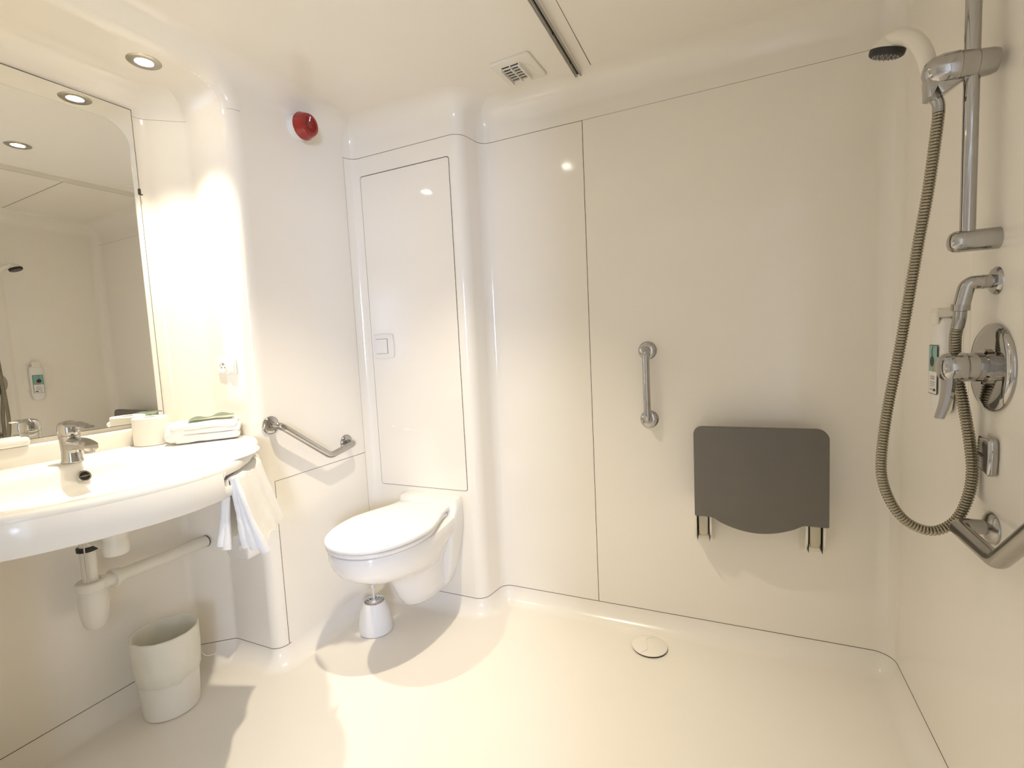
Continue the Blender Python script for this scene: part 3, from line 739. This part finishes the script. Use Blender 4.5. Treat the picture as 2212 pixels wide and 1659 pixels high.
bm = NB(); lathe(bm, [(.014, 0), (.0215, .003), (.0245, .012), (.026, .034), (.0252, .0345), (.0252, .036), (.0265, .0365), (.030, .062), (.0293, .0625), (.0293, .064), (.0310, .0645), (.0305, .088), (.026, .104), (.018, .114), (.008, .118), (0, .118)], (.470, YS, 1.700), (-1, 0, .03), 36); finish('clamp', bm, 'chrome', hd)
bm = NB(); prism(bm, [(-.016, -.010), (.030, -.022), (.044, -.026), (.016, -.044), (.008, -.046), (.002, -.030), (-.006, -.050), (-.014, -.048)], .036, frame_m((.372, YS + .021, 1.700), (1, 0, 0), (0, -1, 0)), .004); finish('cradle', bm, 'chrome', hd)

hs = thing('hand_shower', 'cream hand shower with a dark spray face, held in the clamp', 'hand shower', (.37, 1.31, 1.66))
hp = smooth_path([(.375, 1.318, 1.655), (.373, 1.322, 1.70), (.368, 1.337, 1.755), (.359, 1.367, 1.803), (.345, 1.407, 1.838), (.333, 1.44, 1.850)], 6)
n_ = len(hp); bm = NB(); tube(bm, hp, [.0125 + .005 * (k / n_) ** .7 for k in range(n_)], 20); finish('handle', bm, 'ivory', hs)
hc = V((.329, 1.452, 1.832)); hdn = V((-.25, .25, -1)).normalized()
bm = NB(); lathe(bm, [(0, -.033), (.012, -.031), (.024, -.022), (.032, -.010), (.0345, 0), (.033, .003)], hc, hdn, 40); finish('head', bm, 'ivory', hs)
bm = NB(); lathe(bm, [(.0352, -.003), (.0356, .0005), (.0345, .008), (.031, .011), (0, .0115)], hc, hdn, 40); fc = finish('spray_face', bm, 'black', hs)
bm = NB(); mm = axis_mat(hc, hdn)
for rr_, cnt in ((.008, 6), (.017, 12), (.025, 18)):
    for k in range(cnt):
        a = 2 * PI * k / cnt; p = mm @ V((rr_ * math.cos(a), rr_ * math.sin(a), .011)); q = mm @ V((rr_ * math.cos(a), rr_ * math.sin(a), .0145)); tube(bm, [p, q], [.0018, .0011], 6)
finish('nozzles', bm, 'grey_ink', fc)

# outlet elbow
oe = thing('hose_outlet', 'chrome wall elbow feeding the shower hose', 'shower outlet', (XP, YS, 1.278))
bm = NB(); lathe(bm, [(.028, 0), (.0275, .003), (.024, .007), (.013, .009)], (XP, YS, 1.278), (-1, 0, 0), 36); finish('rosette', bm, 'chrome', oe)
bm = NB(); tube(bm, fil([(XP - .005, YS, 1.278), (.4325, YS, 1.278), (.4245, YS + .003, 1.232)], .0142, 12), .0138, 24); finish('elbow', bm, 'chrome', oe)
bm = NB(); lathe(bm, [(.0140, 0), (.0142, .003), (.0138, .0035)], (.458, YS, 1.278), (-1, 0, 0), 28); finish('joint_ring', bm, 'chrome_dull', oe)
# hose
HP = [(.424, 1.301, 1.236), (.4235, 1.305, 1.205), (.4235, 1.322, 1.165), (.434, 1.346, 1.096), (.449, 1.349, 1.018), (.460, 1.345, .938), (.4635, 1.340, .868), (.452, 1.335, .805), (.428, 1.325, .764), (.391, 1.318, .745),
      (.352, 1.318, .757), (.322, 1.318, .793), (.302, 1.318, .850), (.299, 1.318, .913), (.309, 1.318, 1.018), (.326, 1.318, 1.131), (.342, 1.318, 1.25), (.358, 1.318, 1.376), (.371, 1.318, 1.470), (.382, 1.318, 1.580), (.386, 1.318, 1.640), (.378, 1.317, 1.662)]
hz = thing('shower_hose', 'ribbed metal shower hose hanging in a long loop', 'hose', (.391, 1.318, .74))
pp = smooth_path(HP, 24); dist = [0]
for a, b in zip(pp, pp[1:]): dist.append(dist[-1] + (b - a).length)
tot = dist[-1]; step = .0016; rp = []; i = 0; d = .045
while d < tot - .02:
    while dist[i + 1] < d: i += 1
    rp.append(pp[i].lerp(pp[i + 1], (d - dist[i]) / (dist[i + 1] - dist[i]))); d += step
bm = NB(); tube(bm, rp, [(.0104, .0107, .0104, .0078)[k % 4] for k in range(len(rp))], 14); finish('ribbed_tube', bm, 'hose', hz, ang=80)
def sub(d0, d1): return [p for p, q in zip(pp, dist) if d0 <= q <= d1]
s_ = sub(0, .05); bm = NB(); tube(bm, s_, [.0155 if k / len(s_) < .36 else .0112 for k in range(len(s_))], 20); finish('hose_nut', bm, 'chrome_dull', hz)
s_ = sub(tot - .035, tot); bm = NB(); tube(bm, s_, .0105, 20); finish('hose_cone', bm, 'chrome_dull', hz)

# mixer
mx = thing('shower_mixer', 'chrome single-lever shower mixer on a large round plate', 'shower mixer', (XP, YS, 1.104))
bm = NB(); lathe(bm, [(.090, 0), (.0905, .003), (.089, .007), (.082, .0115), (.070, .0135), (.040, .0125), (.022, .0120)], (XP, YS, 1.104), (-1, 0, 0), 64); finish('plate', bm, 'chrome', mx)
bm = NB(); lathe(bm, [(.036, .011), (.036, .018), (.032, .019), (.0295, .020), (.0295, .046)], (XP, YS, 1.106), (-1, 0, 0), 40); finish('body', bm, 'chrome', mx)
lv = NB(); lathe(lv, [(.0302, .0465), (.031, .049), (.031, .072), (.0285, .081), (.021, .087), (.009, .090), (0, .090)], (XP, YS, 1.106), (-1, 0, 0), 40)
rr = []
for t in [k / 12 for k in range(13)]:
    c = V((.402 - .014 * t + .010 * math.sin(PI * t * .9), YS - .004 * t, 1.128 - .128 * t)); w = .027 - .013 * t; h = .013 - .006 * t
    rr.append([c + V((y * h, x * w, 0)) for x, y in ((1, 0), (.8, .75), (0, 1), (-.8, .75), (-1, 0), (-.8, -.75), (0, -1), (.8, -.75))])
add_faces(lv, rr, True, True, True); finish('lever', lv, 'chrome', mx)
# thermostat-like chrome stop cover
bxm = thing('valve_cover', 'small chrome cover plate with dark holes below the shower mixer', 'valve cover', (XP, 1.305, .925))
ol = [(-.030, .034), (-.026, .044), (.026, .044), (.032, .036), (.034, 0), (.030, -.040), (.024, -.046), (-.020, -.038), (-.030, -.028), (-.033, 0)]
bm = NB(); prism(bm, ol, .020, frame_m((XP, 1.290, .925), (0, -1, 0), (-1, 0, 0)) @ Matrix.Scale(.86, 4), .007, 4); bd = finish('cover', bm, 'chrome', bxm)
for dy, dz, r in ((.014, .001, .0035), (.004, 0, .0045), (-.006, -.001, .0032)):
    bm = NB(); lathe(bm, [(r, .0), (r, .0176), (0, .0176)], (XP, 1.290 + dy, .925 + dz), (-1, 0, 0), 14); finish('hole', bm, 'ink', bd)

# soap dispenser
sd = thing('soap_dispenser', 'white soap bottle with a teal picture label on a wall hook beside the mixer', 'soap dispenser', (XR, 1.53, .985))
SX, SY = .467, 1.530
bm = NB(); prism(bm, rrect(.155, .175, .03, 8), .0022, frame_m((XR + .0005, 1.545, 1.135), (0, -1, 0), (-1, 0, 0)), .001, 2); finish('wall_plate', bm, 'shell', sd)
bm = NB(); rings = []
for z, w, dpt in ((.975, .020, .010), (.978, .026, .014), (.988, .032, .016), (1.01, .036, .0175), (1.10, .0375, .018), (1.17, .038, .018), (1.192, .036, .017), (1.206, .028, .014), (1.213, .016, .010)):
    rings.append([V((SX + math.copysign(abs(math.cos(a)) ** .6, math.cos(a)) * dpt, SY + math.copysign(abs(math.sin(a)) ** .75, math.sin(a)) * w, z)) for a in [2 * PI * k / 40 for k in range(40)]])
add_faces(bm, rings, True, True, True); bt_ = finish('bottle', bm, 'plastic', sd)
bm = NB(); box(bm, (.447, SY - .022, 1.212), (XR + .001, SY + .022, 1.236), .005); box(bm, (.446, SY - .022, 1.196), (.453, SY + .022, 1.228), .003); finish('hook', bm, 'ivory', sd)
lx = SX - .0183
def flat(name, pts, m, off, par):
    bm = NB(); prism(bm, pts, .0004, frame_m((lx - off, SY, 1.085), (0, -1, 0), (-1, 0, 0))); return finish(name, bm, m, par)
lb = flat('label', rrect(.056, .122, .004), 'ink', 0, bt_)
lbx = sd
flat('label_field', rrect(.0525, .1185, .003), 'label', .0003, sd)
flat('label_picture', rrect(.0525, .064, .002, cy=.027), 'teal', .0006, sd)
flat('label_face', [(.002 + .012 * math.cos(a) * .8, .010 + .016 * math.sin(a)) for a in [2 * PI * k / 24 for k in range(24)]], 'skin', .0009, sd)
flat('label_hair', [(-.004 + .0125 * math.cos(a), .020 + .013 * math.sin(a)) for a in [2 * PI * k / 24 for k in range(24)]], 'ink', .0012, sd)
bm = NB(); tube(bm, smooth_path([(lx - .001, SY + .004, 1.116), (lx - .001, SY + .006, 1.128), (lx - .001, SY + .003, 1.139), (lx - .001, SY - .003, 1.141)], 5), .0009, 6); finish('label_curl', bm, 'ink', sd)
for i, (y0, w_, z_, h_) in enumerate(((.0, .034, -.031, .0022), (.0, .030, -.036, .0018), (-.002, .026, -.041, .0018), (-.010, .012, -.050, .0035), (.012, .016, -.050, .006))):
    flat('label_print', [(y0 - w_ / 2, z_ - h_ / 2), (y0 + w_ / 2, z_ - h_ / 2), (y0 + w_ / 2, z_ + h_ / 2), (y0 - w_ / 2, z_ + h_ / 2)], 'grey_ink' if i < 4 else 'ink', .0006, sd)
cu = bpy.data.curves.new('t', 'FONT'); cu.body = 'GDE'; cu.size = .0145; cu.align_x = 'CENTER'; cu.align_y = 'CENTER'; cu.extrude = .0002
to = bpy.data.objects.new('t', cu); COL.objects.link(to)
dg = bpy.context.evaluated_depsgraph_get(); me = bpy.data.meshes.new_from_object(to.evaluated_get(dg)); bpy.data.objects.remove(to)
bm = NB(); bm.from_mesh(me); bpy.data.meshes.remove(me)
bm.transform(frame_m((lx - .0009, SY, 1.085 - .021), (0, -1, 0), (-1, 0, 0))); finish('label_word', bm, 'grey_ink', sd, flat=True)

# floor drain
dr = thing('floor_drain', 'round cream drain cover set in the shower floor', 'drain', (-.310, 1.828, 0))
bm = NB(); lathe(bm, [(.058, .0), (.064, .0008), (.066, .0055), (0, .0055)], (-.310, 1.828, 0), (0, 0, 1), 48); finish('shadow_gap', bm, 'dark', dr)
bm = NB(); lathe(bm, [(.0645, .0055), (.066, .006), (.0662, .0085), (.064, .0098), (0, .0105)], (-.310, 1.828, 0), (0, 0, 1), 48); cv = finish('cover', bm, 'shell', dr)
bm = NB(); tube(bm, smooth_path([(-.306, 1.885, .0104), (-.328, 1.862, .0108), (-.320, 1.828, .011), (-.314, 1.800, .0108), (-.332, 1.772, .0104)], 6), .0009, 6); finish('groove', bm, 'ivory', cv)

# ------------------------------------------------------------------ daylight and camera
w = bpy.data.worlds.new('World'); S.world = w; w.use_nodes = True
bg = w.node_tree.nodes['Background']; bg.inputs['Color'].default_value = (.66, .77, 1., 1); bg.inputs['Strength'].default_value = 1.4
# daylit window of the room outside the open doorway
WM = frame_m((2.55, -4.15, 1.62), (.80, .60, 0), (-.60, .80, 0))
M['sky'] = mat('window_daylight', (.75, .85, 1.), .5, emit=((.60, .70, 1.), WIN))
for x in (-.36, .36):
    bm = NB(); prism(bm, rrect(.64, 1.35, .01, 2, x, 0), .004, WM); struct(finish('window_1' if x < 0 else 'window_2', bm, 'sky', flat=True))
bm = NB()
for x in (-.72, 0, .72): b2 = NB(); box(b2, (x - .04, -.72, .004), (x + .04, .72, .04)); merge(bm, b2, WM)
for y in (-.70, .70): b2 = NB(); box(b2, (-.72, y - .035, .005), (.72, y + .035, .039)); merge(bm, b2, WM)
struct(finish('trim_9', bm, 'plastic', flat=True))

yaw, pit, rol, F = .43192, .082808, -.048933, 1048.1
fw = V((-math.sin(yaw) * math.cos(pit), math.cos(yaw) * math.cos(pit), -math.sin(pit)))
r0 = V((math.cos(yaw), math.sin(yaw), 0)); u0 = r0.cross(fw)
rt = r0 * math.cos(rol) + u0 * math.sin(rol); up = u0 * math.cos(rol) - r0 * math.sin(rol)
cd = bpy.data.cameras.new('camera'); co = bpy.data.objects.new('camera', cd); COL.objects.link(co)
cd.sensor_width = 36; cd.sensor_fit = 'HORIZONTAL'; cd.lens = 36 * F / 2212; cd.clip_start = .02
co.matrix_world = Matrix(((rt.x, up.x, -fw.x, 0), (rt.y, up.y, -fw.y, 0), (rt.z, up.z, -fw.z, 1.2), (0, 0, 0, 1)))
S.camera = co
S.cycles.use_light_tree = False

S.cycles.max_bounces = 10; S.cycles.diffuse_bounces = 7; S.cycles.glossy_bounces = 4
S.cycles.caustics_reflective = True; S.cycles.sample_clamp_indirect = 6
S.view_settings.view_transform = 'Standard'; S.view_settings.look = 'None'; S.view_settings.gamma = 1
S.view_settings.use_curve_mapping = False; S.view_settings.exposure = EXPO
